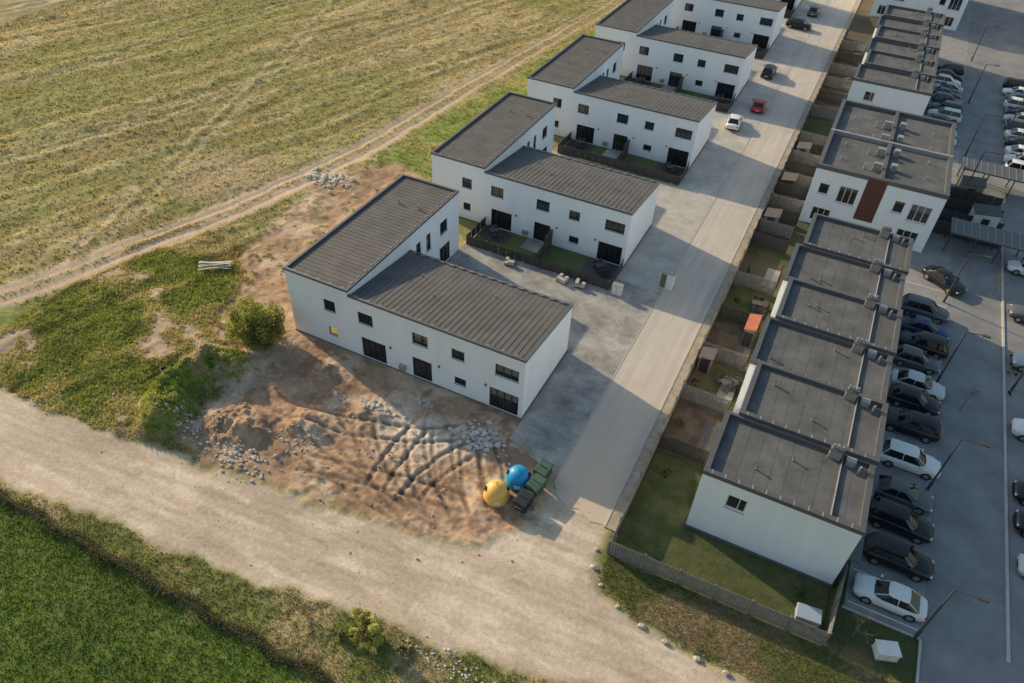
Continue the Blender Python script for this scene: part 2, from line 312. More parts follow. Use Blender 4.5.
sheet('footpath',[(-5.98,31.3),(-5.15,31.3),(-5.15,300),(-5.98,300)],.10,mat('footpath_dust',(.38,.33,.26),.9,.3,1.2,.3))
for i in range(1,8):
    y=37.9+24.3*i; sheet('paved_yard',[(-32.35,y+9.5),(-15.86,y+9.5),(-15.86,y+19.5),(-32.35,y+19.5)],.035,PAVEL)
b=MB()
for k in range(268): b.box(-6.12,-5.99,31.3+k,32.285+k,-.05,.13,GREY)
for k in range(170): b.box(-11.04,-10.92,34+k,34.985+k,-.05,.055,GREY)
b.obj('kerb')
ASPH=mat('asphalt',(.23,.23,.235),.85,.25,.3,.2,30)
ASPH2=mat('bay_paving',(.27,.27,.27),.85,.2,.8,.2,20)
sheet('parking_lot',[(15.3,29.2),(60,31.5),(60,400),(15.3,400)],.03,ASPH)
sheet('parking_bays',[(10.4,33.2),(15.3-.003,33.2),(15.3-.003,400),(10.4,400)],.034,ASPH2)
WP=mat('road_paint',(.75,.75,.75),.7,.1)
b=MB()
for k in range(36):
    y=33.6+2.75*k
    if y<76 or y>104: b.face([(10.6,y,.042),(15.2,y,.042),(15.2,y+.08,.042),(10.6,y+.08,.042)],WP)
b.face([(15.4,29.9,.042),(22,30.3,.042),(22,30.42,.042),(15.4,30.02,.042)],WP)
b.obj('bay_marking')
b=MB()
for k in range(60): b.box(20.3,20.5,34+k*.99,34+k*.99+.98,0,.14,GREY)
for k in range(8): b.box(10.3+k*.62,10.3+k*.62+.61,32.95,33.1,0,.13,GREY)
b.box(15.15,15.3,29.2,33,0,.13,GREY)
b.obj('kerb')

# ------------------------------------------------------------------ buildings
wr=random.Random(99)
def wall(B,o,u,n,Lx,H,holes,m=WHITE,z0=0):
    """wall rectangle with recessed windows. holes=(x0,x1,z0,z1,kind)"""
    o=Vector(o);u=Vector(u);n=Vector(n);zz=Vector((0,0,1))
    P=lambda a,z,d=0:o+u*a+zz*z+n*d
    xs_=sorted({0,Lx,*[q for h in holes for q in h[:2]]}); zs=sorted({z0,H,*[q for h in holes for q in h[2:4]]})
    for i in range(len(xs_)-1):
        for j in range(len(zs)-1):
            cx=(xs_[i]+xs_[i+1])/2;cz=(zs[j]+zs[j+1])/2
            if any(h[0]<cx<h[1] and h[2]<cz<h[3] for h in holes): continue
            B['walls'].face([P(xs_[i],zs[j]),P(xs_[i+1],zs[j]),P(xs_[i+1],zs[j+1]),P(xs_[i],zs[j+1])],m)
    D=-.16
    for h in holes:
        a,b_,c_,d_=h[:4]; kind=h[4] if len(h)>4 else 'w'
        fm=FRAMEW if 'W' in kind else FRAME
        for q in (((a,c_),(b_,c_)),((b_,c_),(b_,d_)),((b_,d_),(a,d_)),((a,d_),(a,c_))):
            B['walls'].face([P(*q[0]),P(*q[0],D),P(*q[1],D),P(*q[1])],m)
        sp=c_ if wr.random()<.6 or 'y' in kind else c_+(d_-c_)*wr.choice((.0,.35,.6,.75))
        if sp>c_: B['glass'].face([P(a,c_,D+.02),P(b_,c_,D+.02),P(b_,sp,D+.02),P(a,sp,D+.02)],GLASS)
        B['glass'].face([P(a,sp,D+.02),P(b_,sp,D+.02),P(b_,d_,D+.02),P(a,d_,D+.02)],CURT if 'y' in kind else (GLASS if sp==c_ else GLASSB))
        def bar(p,q,r,s):
            pts=[P(p,r,D+.025),P(q,r,D+.025),P(q,r,D+.085),P(p,r,D+.085),P(p,s,D+.025),P(q,s,D+.025),P(q,s,D+.085),P(p,s,D+.085)]
            B['frames'].hexa(pts,fm)
        t=.08; bar(a,a+t,c_,d_);bar(b_-t,b_,c_,d_);bar(a+t,b_-t,c_,c_+t);bar(a+t,b_-t,d_-t,d_)
        w=b_-a
        if w>1.9: 
            for k in range(1,3 if w<2.5 else 4): 
                kk=3 if w<2.5 else 4
                bar(a+w*k/kk-.035,a+w*k/kk+.035,c_+t,d_-t)
        elif w>1.1: bar(a+w*.62-.03,a+w*.62+.03,c_+t,d_-t)
        if c_>.6: # sill
            B['frames'].hexa([P(a-.05,c_-.04,-.1),P(b_+.05,c_-.04,-.1),P(b_+.05,c_-.04,.06),P(a-.05,c_-.04,.06),P(a-.05,c_-.004,-.1),P(b_+.05,c_-.004,-.1),P(b_+.05,c_-.004,.06),P(a-.05,c_-.004,.06)],CAPL)
def fin(B,root):
    for k,v in B.items():
        if v.v: v.obj(k,root)
def parts(): return {k:MB() for k in ('walls','glass','frames','roof','capping','plinth','fittings')}
def lefthouse(y0,first=False,seed=0):
    r=random.Random(seed); root=empty('white_townhouse',(0,0,0)); B=parts()
    xl,xm,xr=-39.0,-32.45,-15.9; HL=7.0; HF=6.55; HB=5.45; D=9.4; DL=18.7
    yb=y0+D; yl=y0+DL
    X=lambda v:v-xl
    wall(B,(xl,y0,0),(1,0,0),(0,-1,0),xm-xl,HL,[(X(-34.6)-.6,X(-34.6)+.6,3.95,5.15),(X(-34.6)-.45,X(-34.6)+.45,1.2,2.1,'y' if first else 'w')])
    X=lambda v:v-xm
    big=(0.12,2.35)
    hs=[(X(-30.9)-.75,X(-30.9)+.75,3.95,5.15),(X(-30.3)-1.25,X(-30.3)+1.25,*big),(X(-25.5)-.75,X(-25.5)+.75,3.95,5.15),(X(-25.4)-.95,X(-25.4)+.95,*big),
        (X(-21.9)-.6,X(-21.9)+.6,3.95,5.0),(X(-21.7)-.55,X(-21.7)+.55,1.15,1.95),(X(-17.4)-1.1,X(-17.4)+1.0,3.95,5.15),(X(-17.6)-1.35,X(-17.6)+1.3,*big)]
    wall(B,(xm,y0,0),(1,0,0),(0,-1,0),xr-xm,HF,hs)
    W=B['walls']
    W.face([(xr,y0,0),(xr,yb,0),(xr,yb,HB),(xr,y0,HF)],WHITE)
    wall(B,(xr,yb,0),(-1,0,0),(0,1,0),xr-xm,HB,[(1.5,2.6,0.1,2.2),(1.2,2.8,3.4,4.5),(4.5,6,3.4,4.5),(6.3,7.4,.1,2.2),(10,11.5,3.4,4.5),(12,13.1,.1,2.2)])
    W.face([(xm,y0,HF-.3),(xm,yb,HB-.3),(xm,yb,HL),(xm,y0,HL)],WHITE)
    wall(B,(xm,yb,0),(0,1,0),(1,0,0),DL-D,HL,[(1.2,2.0,3.4,5.3),(3.0,3.8,3.4,5.3),(5.6,7.0,3.8,5.2),(1.0,2.0,.1,2.3),(3.2,4.0,.9,2.2),(5.4,7.4,.1,2.3)])
    wall(B,(xm,yl,0),(-1,0,0),(0,1,0),xm-xl,HL,[(2,3.5,3.9,5.1),(2,4.4,.1,2.3)])
    wall(B,(xl,yl,0),(0,-1,0),(-1,0,0),DL,HL,[(2,3.5,3.9,5.1),(6,7.5,3.9,5.1),(12,13.5,3.9,5.1),(4,6.4,.1,2.3),(13,15.4,.1,2.3)])
    p=B['plinth']; p.box(xl-.03,xr+.03,y0-.03,y0-.004,-.4,.1,CREAM); p.box(xr+.004,xr+.03,y0,yb,-.4,.28,CREAM); p.box(xl-.03,xl-.004,y0,yl,-.4,.28,CREAM)
    R=B['roof']; zr=-.12
    R.face([(xm+.02,y0+.05,HF+zr),(xr-.05,y0+.05,HF+zr),(xr-.05,yb-.02,HB+zr+.05),(xm+.02,yb-.02,HB+zr+.05)],ROOF)
    n=int((xr-xm)/.5)
    for k in range(1,n):
        x=xm+(xr-xm)*k/n; a=.014; t=.022
        R.hexa([(x-a,y0+.2,HF+zr),(x+a,y0+.2,HF+zr),(x+a,yb-.1,HB+zr+.05),(x-a,yb-.1,HB+zr+.05),(x-a,y0+.2,HF+zr+t),(x+a,y0+.2,HF+zr+t),(x+a,yb-.1,HB+zr+.05+t),(x-a,yb-.1,HB+zr+.05+t)],ROOF)
    R.face([(xl+.05,y0+.05,HL+zr),(xm-.02,y0+.05,HL+zr),(xm-.02,yl-.05,HL+zr),(xl+.05,yl-.05,HL+zr)],ROOF)
    n=int(DL/.5)
    for k in range(1,n):
        y=y0+DL*k/n; R.box(xl+.2,xm-.2,y-.014,y+.014,HL+zr,HL+zr+.022,ROOF)
    C=B['capping']
    def slope(x0,x1,ya,za,yb_,zb,m): C.hexa([(x0,ya,za-.15),(x1,ya,za-.15),(x1,yb_,zb-.15),(x0,yb_,zb-.15),(x0,ya,za+.06),(x1,ya,za+.06),(x1,yb_,zb+.06),(x0,yb_,zb+.06)],m)
    C.box(xm+.005,xr+.06,y0-.08,y0+.16,HF-.14,HF+.06,CAP); slope(xr-.2,xr+.058,y0+.165,HF,yb+.05,HB,CAP); C.box(xm+.04,xr-.203,yb-.1,yb+.12,HB-.1,HB+.02,CAP)
    C.box(xl-.06,xm+.04,y0-.082,y0+.16,HL-.14,HL+.062,CAP); C.box(xl-.06,xm+.04,yl-.16,yl+.08,HL-.14,HL+.062,CAP)
    C.box(xl-.058,xl+.18,y0+.163,yl-.163,HL-.14,HL+.06,CAP); C.box(xm-.2,xm+.038,y0+.163,yl-.163,HL-.14,HL+.06,CAP)
    x=xm+.4
    while x<xr-.3: C.box(x,x+.45,yb-.2,yb-.12,HB-.05,HB+.09,CAPL); x+=1.0
    y=y0+.8
    while y<yl-.8: C.box(xm-.3,xm-.22,y,y+.45,HL-.1,HL+.1,CAPL); y+=1.0
    x=xl+.8
    while x<xr-.5:
        hh=HL if x<xm-.5 else HF
        if not xm-.6<x<xm+.3: C.box(x,x+.3,y0+.17,y0+.23,hh-.1,hh+.05,CAPL)
        x+=1.25
    F=B['fittings']
    for vx in (-36.5,-34.2): F.cyl((vx,y0+14,HL-.2),(vx,y0+14,HL+.35),.08,.08,CAPL)
    for vx,vy in ((-29,6.2),(-22,6.8),(-26.5,4)): F.cyl((vx,y0+vy,HB-.1),(vx,y0+vy,HF-(vy/D)*(HF-HB)+.2),.06,.06,CAPL)
    for px in (-32.3,-24.2,-16.2): F.cyl((px,yb+.08,0),(px,yb+.08,HB-.1),.05,.05,CAPL,8)
    for px in (-28.5,-23.7,-19.3): F.box(px-.06,px+.06,y0-.12,y0-.003,2.3,2.5,FRAME)
    F.box(-27.6,-27.0,y0-.35,y0-.003,.5,1.0,METAL)
    if not first: F.box(-24.3,-24.1,y0-1.8,y0-.04,0,2.1,DARKF)
    fin(B,root)
for i in range(8): lefthouse(37.9+24.3*i,i==0,i)

def rowhouse(x0,x1,y0,y1,H,seed=0,front=False,idx=0):
    r=random.Random(seed); root=empty('white_terraced_house'); B=parts()
    wall(B,(x0,y0,0),(1,0,0),(0,-1,0),x1-x0,H,[(2.0,3.35,3.75,5.05,'W')] if front else [])
    wall(B,(x0,y1,0),(0,-1,0),(-1,0,0),y1-y0,H,[(1.0,2.2,3.6,5.0),(3.6,4.9,3.6,5.0),(1.5,4.4,.1,2.3)])
    wall(B,(x1,y0,0),(0,1,0),(1,0,0),y1-y0,H,[(1.0,2.2,3.6,5.0),(3.6,4.9,3.6,5.0),(1.0,2.1,.1,2.3),(3.4,4.6,.9,2.1)])
    wall(B,(x1,y1,0),(-1,0,0),(0,1,0),x1-x0,H,[])
    B['plinth'].box(x0-.02,x1+.02,y0-.03,y0-.003,-.2,.3,CREAM)
    B['roof'].face([(x0+.2,y0+.2,H-.3),(x1-.2,y0+.2,H-.3),(x1-.2,y1-.2,H-.3),(x0+.2,y1-.2,H-.3)],ROOF2)
    for k in range(1,int((x1-x0))): B['roof'].box(x0+k,x0+k+.05,y0+.37,y1-.33,H-.3,H-.29,ROOF2)
    C=B['capping']; t=.32
    C.box(x0-.05,x1+.05,y0-.05,y0+t,H-.32,H+.05,CAP); C.box(x0-.05,x1+.05,y1-t+.04,y1-.01,H-.32,H+.045,CAP)
    C.box(x0-.048,x0+t,y0+t+.003,y1-t+.037,H-.32,H+.045,CAP); C.box(x1-t,x1+.048,y0+t+.003,y1-t+.037,H-.32,H+.045,CAP)
    k=x0+.5
    while k<x1-.6: C.box(k,k+.08,y0-.055,y0+t+.004,H+.05,H+.06,CAPL); k+=.9
    C.box(x0+t+.003,x1-t-.003,y0+t+.003,y0+t+.05,H-.3,H-.02,CAPL); C.box(x1-t-1.75,x1-t-1.7,y0+t+.05,y1-t,H-.3,H-.12,CAPL)
    F=B['fittings']
    cx=x1-2.1; F.box(cx-.9,cx-.1,y1-.75,y1-.35,H-.3,H+.55,METAL); F.box(cx-.97,cx-.03,y1-.82,y1-.28,H+.55,H+.62,CAP)
    for k in range(3): F.cyl((cx-.8+k*.3,y1-.55,H+.6),(cx-.8+k*.3,y1-.55,H+1.0),.08,.08,CAPL)
    F.box(cx+.3,cx+.9,y1-.9,y1-.4,H-.3,H+.2,CAPL); F.cyl((cx+1.2,y1-1.2,H-.3),(cx+1.2,y1-1.2,H+.4),.09,.09,METAL)
    for _ in range(2):
        vx=x0+r.uniform(1,6);vy=y0+r.uniform(1,5); F.cyl((vx,vy,H-.3),(vx,vy,H+.1),.07,.07,METAL); F.cyl((vx,vy,H+.1),(vx,vy,H+.14),.12,.12,CAP)
    F.box(x1+.003,x1+1.0,y0+.7,y0+2.6,2.5,2.65,CAP)
    fin(B,root)
yy=34.2; U=6.22
for i in range(6):
    rowhouse(-.9+(.0,.9,.35,1.0,.5,1.1)[i],9.4+(0,.15,0,.15,0,.15)[i],yy+i*U+(0.003 if i else 0),yy+(i+1)*U,6.45+(.0,.25,.05,.3,.1,.3)[i],i,i==0,i)
for i in range(6):
    rowhouse(-.9+(.0,.6,.2,.7,.3,.8)[i],9.2,112+i*U+(0.003 if i else 0),112+(i+1)*U,6.45+(.0,.25,.05,.3,.1,.3)[i],i,i==0,i)
def block(name,x0,x1,y0,y1,H,cells=2,brown=True,rot=0):
    root=empty(name); B=parts(); L_=x1-x0
    win=[(.9,2.0,3.9,5.2,'W'),(3.0,5.0,3.4,5.4,'W'),(L_-4.6,L_-3.5,3.9,5.3,'W'),(L_-2.9,L_-.8,3.4,5.4,'W'),(1,3,.5,2.2,'W'),(L_-3.2,L_-1,.5,2.2,'W')]
    wall(B,(x0,y0,0),(1,0,0),(0,-1,0),L_,H,win)
    side=[]
    for k in range(int((y1-y0)/6)):
        a=1+k*6; side+=[(a,a+1.4,3.8,5.2,'W'),(a+2.6,a+4.2,3.8,5.2,'W'),(a+1,a+3.2,.3,2.3,'W')]
    wall(B,(x0,y1,0),(0,-1,0),(-1,0,0),y1-y0,H,side); wall(B,(x1,y0,0),(0,1,0),(1,0,0),y1-y0,H,side); wall(B,(x1,y1,0),(-1,0,0),(0,1,0),L_,H,win)
    if brown: B['plinth'].box(x0+L_*.5-1.25,x0+L_*.5+.75,y0-.06,y0-.003,2.0,H-.15,BROWN)
    B['roof'].face([(x0+.2,y0+.2,H-.4),(x1-.2,y0+.2,H-.4),(x1-.2,y1-.2,H-.4),(x0+.2,y1-.2,H-.4)],ROOF2)
    C=B['capping']; t=.4
    C.box(x0-.05,x1+.05,y0-.05,y0+t,H-.42,H+.05,CAP);C.box(x0-.05,x1+.05,y1-t,y1+.05,H-.42,H+.05,CAP)
    ym=(y0+y1)/2; xm=(x0+x1)/2
    for a,b_ in ((y0+t+.003,ym-.2),(ym+.2,y1-t-.003)):
        C.box(x0-.048,x0+t,a,b_,H-.42,H+.045,CAP);C.box(x1-t,x1+.048,a,b_,H-.42,H+.045,CAP);C.box(xm-.2,xm+.2,a,b_,H-.42,H+.04,CAP)
    C.box(x0-.048,x1+.048,ym-.197,ym+.197,H-.42,H+.06,CAPL)
    F=B['fittings']
    for k in range(cells*2):
        yk=y0+2.5+k*(y1-y0-4)/(cells*2); F.box(xm-1.2,xm-.3,yk,yk+.5,H-.4,H+.5,METAL); F.box(xm+.6,xm+1.2,yk+.8,yk+1.5,H-.4,H+.35,CAPL); F.cyl((xm-2,yk,H-.4),(xm-2,yk,H+.3),.1,.1,METAL)
        for dx in (-4.6,4.4): F.cyl((xm+dx,yk+1,H-.4),(xm+dx,yk+1,H),.08,.08,CAPL)
    fin(B,root)
block('apartment_block',-1.2,12.2,81.5,101.5,7.2)
block('apartment_block',-2.5,13,166,190,9.5,brown=False)
block('apartment_block',26,44,158,180,7,brown=False)

# ------------------------------------------------------------------ fences
def fence(name,pts,h,m,slat=.16,gap=.04,posts=None):
    b=MB()
    for p,q in zip(pts[:-1],pts[1:]):
        d=math.hypot(q[0]-p[0],q[1]-p[1]); a=math.atan2(q[1]-p[1],q[0]-p[0]); n=max(1,int(d/(slat+gap)))
        for k in range(n):
            t=(k+.5)/n; cx,cy=p[0]+(q[0]-p[0])*t,p[1]+(q[1]-p[1])*t; dz=random.uniform(-.02,.02)
            b.box(cx-slat/2,cx+slat/2,cy-.015,cy+.015,.05,h+dz,m,rot=a)
        npz=max(1,int(d/2.2))
        for k in range(npz+1):
            t=k/npz; cx,cy=p[0]+(q[0]-p[0])*t,p[1]+(q[1]-p[1])*t
            b.box(cx-.05,cx+.05,cy+.02,cy+.11,0,h+.05,posts or m,rot=a,c=(cx,cy))
        for z in (.35,h-.3):
            mx_,my=(p[0]+q[0])/2,(p[1]+q[1])/2; b.box(mx_-d/2,mx_+d/2,my+.02,my+.05,z,z+.08,m,rot=a,c=(mx_,my))
    return b.obj(name)
fence('slatted_fence',[(-5.05,29.4),(-5.05,72)],1.5,GREYF)
fence('slatted_fence',[(-5.05,72.1),(-5.05,150)],1.5,DARKF,.3,.03)
fence('slatted_fence',[(-5,29.4),(9.6,29.6),(9.9,35.2)],1.6,GREYF)
def yardmat(name,c1,c2,s=.7):
    m,N,L,b=newmat(name); b.inputs['Roughness'].default_value=.9; b.inputs['Specular IOR Level'].default_value=.2
    tc=N.new('ShaderNodeTexCoord'); n=N.new('ShaderNodeTexNoise'); n.inputs['Scale'].default_value=s; n.inputs['Detail'].default_value=9; n.inputs['Roughness'].default_value=.75; L.new(tc.outputs['Object'],n.inputs['Vector'])
    cr=N.new('ShaderNodeValToRGB'); cr.color_ramp.elements[0].position=.42; cr.color_ramp.elements[0].color=(*c1,1); cr.color_ramp.elements[1].position=.58; cr.color_ramp.elements[1].color=(*c2,1)
    L.new(n.outputs[0],cr.inputs[0]); L.new(cr.outputs[0],b.inputs['Base Color'])
    n2=N.new('ShaderNodeTexNoise'); n2.inputs['Scale'].default_value=9; n2.inputs['Detail'].default_value=5; L.new(tc.outputs['Object'],n2.inputs['Vector']); bp=N.new('ShaderNodeBump'); bp.inputs['Distance'].default_value=.1; bp.inputs['Strength'].default_value=.6; L.new(n2.outputs[0],bp.inputs['Height']); L.new(bp.outputs[0],b.inputs['Normal']); return m
gm=[yardmat('garden_lawn_a',(.06,.082,.028),(.105,.11,.048)),yardmat('garden_soil',(.085,.063,.046),(.15,.115,.085)),yardmat('garden_lawn_b',(.08,.085,.04),(.125,.095,.065))]  # soil and grass colours, darkened further to carry the shadow over the gardens
YARD=yardmat('yard_lawn',(.11,.15,.045),(.15,.15,.07))
SHED=mat('shed_wood',(.25,.17,.11),.8,.2,4); SHEDR=mat('shed_roof',(.09,.08,.08),.8,.2,3); ORANGE=mat('orange_awning',(.36,.12,.07),.8,.2); BRT=mat('bright_panel',(.75,.75,.73),.8,.05)
def shed(x,y,w,d,hh,m1,m2,rz=0,name='garden_shed'):
    root=empty(name,(x,y,0),rz); b=MB(); b.box(-w/2,w/2,-d/2,d/2,0,hh,m1); b.face([(-w/2,-d/2,hh),(w/2,-d/2,hh),(w/2,-d/2,hh+.25)],m1); b.obj('walls',root)
    b=MB(); b.hexa([(-w/2-.1,-d/2-.1,hh),(w/2+.1,-d/2-.1,hh+.25),(w/2+.1,d/2+.1,hh+.25),(-w/2-.1,d/2+.1,hh),(-w/2-.1,-d/2-.1,hh+.07),(w/2+.1,-d/2-.1,hh+.32),(w/2+.1,d/2+.1,hh+.32),(-w/2-.1,d/2+.1,hh+.07)],m2)
    b.obj('roof',root); b=MB(); b.box(-.4,.4,-d/2-.03,-d/2-.004,.05,1.7,FRAME); b.obj('door',root)
def table(x,y,m=DECK):
    root=empty('garden_table',(x,y,.05),random.uniform(0,1)); b=MB(); b.box(-.55,.55,-.35,.35,.7,.75,m)
    for sx in (-.5,.5):
        for sy in (-.3,.3): b.box(sx-.03,sx+.03,sy-.03,sy+.03,0,.7,m)
    b.obj('top_and_legs',root); b=MB()
    for sx,sy in ((-.3,-.65),(.3,-.65),(-.3,.65),(.3,.65)):
        b.box(sx-.22,sx+.22,sy-.22,sy+.22,.42,.46,m); b.box(sx-.22,sx+.22,sy+(.2 if sy>0 else -.22),sy+(.22 if sy>0 else -.2),.46,.9,m)
        for ax in (-.18,.18):
            for ay in (-.18,.18): b.box(sx+ax-.02,sx+ax+.02,sy+ay-.02,sy+ay+.02,0,.42,m)
    b.obj('chairs',root)
for base,n in ((34.2,6),(112,6)):
    for i in range(n):
        y=base+i*U
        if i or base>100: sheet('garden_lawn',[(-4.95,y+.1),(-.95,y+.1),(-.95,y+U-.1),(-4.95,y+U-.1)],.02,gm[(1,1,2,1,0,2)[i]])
        if i: sheet('terrace_deck',[(-2.3,y+1.2),(-.96,y+1.2),(-.96,y+4.6),(-2.3,y+4.6)],.06,(DECK,DECK,PAVE)[i%3])
        if i or base>100: fence('garden_fence',[(-4.9,y),(-1.0,y)],1.7,(GREYF,DARKF,GREYF)[i%3])
        if i in(2,4): table(-1.9,y+3.2,DECK)
sheet('garden_lawn',[(-4.95,29.6),(9.4,29.75),(9.4,34.15),(-.95,34.15),(-.95,40.3),(-4.95,40.3)],.02,gm[0])  # south lawn: grass tone painted dark in place of a cast shadow
fence('garden_fence',[(-4.9,40.45),(-1.0,40.45)],1.7,DARKF)
shed(-1.6,57.3,.9,2.4,1.9,GREYF,ORANGE,name='orange_awning_porch'); shed(-4.2,51.5,1.1,1.5,1.5,GREYF,SHEDR)
for i in range(12):
    y=73.6+i*3.2
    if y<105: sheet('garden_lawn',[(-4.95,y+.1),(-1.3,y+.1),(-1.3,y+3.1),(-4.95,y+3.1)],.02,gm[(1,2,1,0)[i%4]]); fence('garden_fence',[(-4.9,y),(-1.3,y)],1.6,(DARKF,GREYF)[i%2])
    if i in (1,4,7): shed(-3.9+random.uniform(-.2,.4),y+1.6,1.5,1.9,1.6,(DARKF,GREYF)[i%2],SHEDR)
for i in range(1,8):
    y0=37.9+24.3*i; yf=y0-4.4
    fence('yard_fence',[(-32.2,y0-.2),(-32.2,yf),(-15.9,yf),(-15.9,y0-.2)],1.15,DARKF,.9,.02)
    fence('yard_fence',[(-24.1,yf+.1),(-24.1,y0-.2)],1.5,DARKF,.9,.02)
    sheet('garden_lawn',[(-32.1,yf+.1),(-16,yf+.1),(-16,y0-.03),(-32.1,y0-.03)],.045,YARD)
    sheet('terrace_deck',[(-31.9,y0-2.6),(-28.6,y0-2.6),(-28.6,y0-.05),(-31.9,y0-.05)],.09,DECK)
    sheet('terrace_deck',[(-19.6,y0-3.2),(-16.1,y0-3.2),(-16.1,y0-.05),(-19.6,y0-.05)],.09,DECK)
    sheet('terrace_deck',[(-26.9,y0-2.2),(-24.3,y0-2.2),(-24.3,y0-.05),(-26.9,y0-.05)],.09,PAVE)
    table(-30.3,y0-1.4); table(-17.8,y0-1.7)
    fence('boundary_fence',[(-39.1,y0-5.4),(-39.1,y0-.1)],1.4,DARKF,.9,.02)

# ------------------------------------------------------------------ cars
def carmesh(kind):
    Lh,H,xr,xf,rr_,rf,belt={'sedan':(2.3,1.45,-1.75,1.1,-1.0,.3,.93),'hatch':(2.1,1.5,-1.95,1.0,-1.55,.25,.95),'suv':(2.3,1.7,-2.1,1.05,-1.75,.35,1.08)}[kind]
    k=Lh/2.3; dz=belt-.93
    st=[(-2.3,.66,.42,.70),(-2.22,.80,.32,.88),(-1.9,.89,.26,.93),(-1.3,.92,.22,.96),(-.4,.93,.2,.96),(.6,.93,.2,.95),(1.15,.92,.22,.94),(1.7,.89,.24,.86),(2.05,.83,.27,.77),(2.22,.73,.32,.68),(2.3,.6,.42,.58)]
    rings=[]
    for x,w,b_,t in st:
        x*=k; t+=dz; s=t-.10
        rings.append([(x,-w*.9,b_),(x,-w,b_+.12),(x,-w,(b_+s)/2+.1),(x,-w*.95,s),(x,-w*.8,t-.02),(x,-w*.4,t+.015),(x,0,t+.02),(x,w*.4,t+.015),(x,w*.8,t-.02),(x,w*.95,s),(x,w,(b_+s)/2+.1),(x,w,b_+.12),(x,w*.9,b_)])
    return Lh,H,xr*k if kind!='suv' else xr,xf*k,rr_*k,rf*k,belt,rings
CARC={}
def car(x,y,rz,kind,color,name='parked_car'):
    root=empty(name,(x,y,.045),rz)
    key=(kind,color)
    if key not in CARC:
        Lh,H,xr,xf,rr_,rf,belt,rings=carmesh(kind)
        pm=mat('car_paint_%s'%color,PAINT[color],.28,.03,3,spec=.6,metal=.15 if color in('silver','blue','grey') else 0)
        bd=MB()
        for a,b_ in zip(rings[:-1],rings[1:]):
            for j in range(len(a)-1): bd.face([a[j],b_[j],b_[j+1],a[j+1]],pm)
            bd.face([a[-1],b_[-1],b_[0],a[0]],BLACK)
        bd.face(rings[0],pm); bd.face(rings[-1][::-1],pm)
        wr_=.66;wb=.83; zb=belt
        base=[(xr,-wb*.9,zb),(xr+.3,-wb,zb),(xf-.35,-wb,zb),(xf,-wb*.72,zb),(xf+.08,0,zb),(xf,wb*.72,zb),(xf-.35,wb,zb),(xr+.3,wb,zb),(xr,wb*.9,zb),(xr-.05,0,zb)]
        top=[(rr_,-wr_*.92,H-.06),(rr_+.2,-wr_,H-.04),(rf-.25,-wr_,H-.04),(rf,-wr_*.85,H-.07),(rf+.05,0,H-.05),(rf,wr_*.85,H-.07),(rf-.25,wr_,H-.04),(rr_+.2,wr_,H-.04),(rr_,wr_*.92,H-.06),(rr_-.04,0,H-.05)]
        inn=[((p[0]-(rr_+rf)/2)*.8+(rr_+rf)/2,p[1]*.78,H+.0) for p in top]
        gl=MB()
        for j in range(10):
            k=(j+1)%10; gl.face([base[j],base[k],top[k],top[j]],CARGL)
        cen=((rr_+rf)/2,0,H+.025)
        for j in range(10):
            k=(j+1)%10; bd.face([top[j],top[k],inn[k],inn[j]],pm); bd.face([inn[j],inn[k],cen],pm)
        def pil(p,q,w=.035): bd.cyl(p,q,w,w,pm,6)
        for j in (0,3,5,8): pil(base[j],top[j])
        for s in (1,-1):
            mx0=((xr+xf)/2-.1,s*wb,zb); pil(mx0,((rr_+rf)/2,s*wr_,H-.04),.03)
        for s in (1,-1): bd.box(xf-.42,xf-.26,s*1.0-.1,s*1.0+.1,belt-.0,belt+.15,pm)
        wh=MB(); k=Lh/2.3
        for wx_ in (-1.38*k,1.38*k):
            for s in (1,-1):
                wh.cyl((wx_,s*.70,.33),(wx_,s*.935,.33),.37,.37,BLACK,16); wh.cyl((wx_,s*.936,.33),(wx_,s*.945,.33),.22,.2,RIM,12)
        lt=MB()
        for s in (1,-1):
            lt.box(2.05*k,2.225*k,s*.62-.14,s*.62+.14,.56+(belt-.93),.68+(belt-.93),HEAD); lt.box(-2.285*k,-2.15*k,s*.66-.12,s*.66+.12,.66+(belt-.93),.82+(belt-.93),TAIL)
        lt.box(2.2*k,2.31*k,-.35,.35,.36,.52,BLACK); lt.box(-2.32*k,-2.28*k,-.26,.26,.5,.61,FRAMEW)
        m1=bd.mesh('body'); bm=bmesh.new(); bm.from_mesh(m1); bmesh.ops.remove_doubles(bm,verts=bm.verts,dist=.003); bmesh.ops.recalc_face_normals(bm,faces=bm.faces); bm.to_mesh(m1); bm.free()
        m1.polygons.foreach_set('use_smooth',[True]*len(m1.polygons))
        CARC[key]=(m1,gl.mesh('windows'),wh.mesh('wheels'),lt.mesh('lights'))
    for m_,nm in zip(CARC[key],('body','windows','wheels','lights')): place(m_,nm,root)
PAINT={'white':(.78,.78,.77),'black':(.012,.012,.014),'silver':(.42,.44,.46),'grey':(.12,.125,.13),'blue':(.03,.06,.14),'red':(.45,.02,.02),'palegrey':(.55,.58,.6)}
CARGL=mat('car_glass',(.012,.014,.017),.05,0,spec=.8); RIM=mat('alloy_rim',(.4,.4,.42),.35,0,metal=.7); HEAD=mat('headlamp',(.75,.77,.8),.1,0); TAIL=mat('tail_lamp',(.35,.01,.01),.2,0)
rc=random.Random(11)
rowc=[(34.9,'white','sedan'),(38.3,'black','suv'),(41.6,'black','suv'),(44.4,'grey','sedan'),(48.2,'white','suv'),(52.3,'black','suv'),(55.6,'black','hatch'),(57.9,'palegrey','sedan'),(61.3,'grey','hatch'),(63.9,'black','suv'),(66.6,'blue','sedan'),(69.6,'grey','suv')]
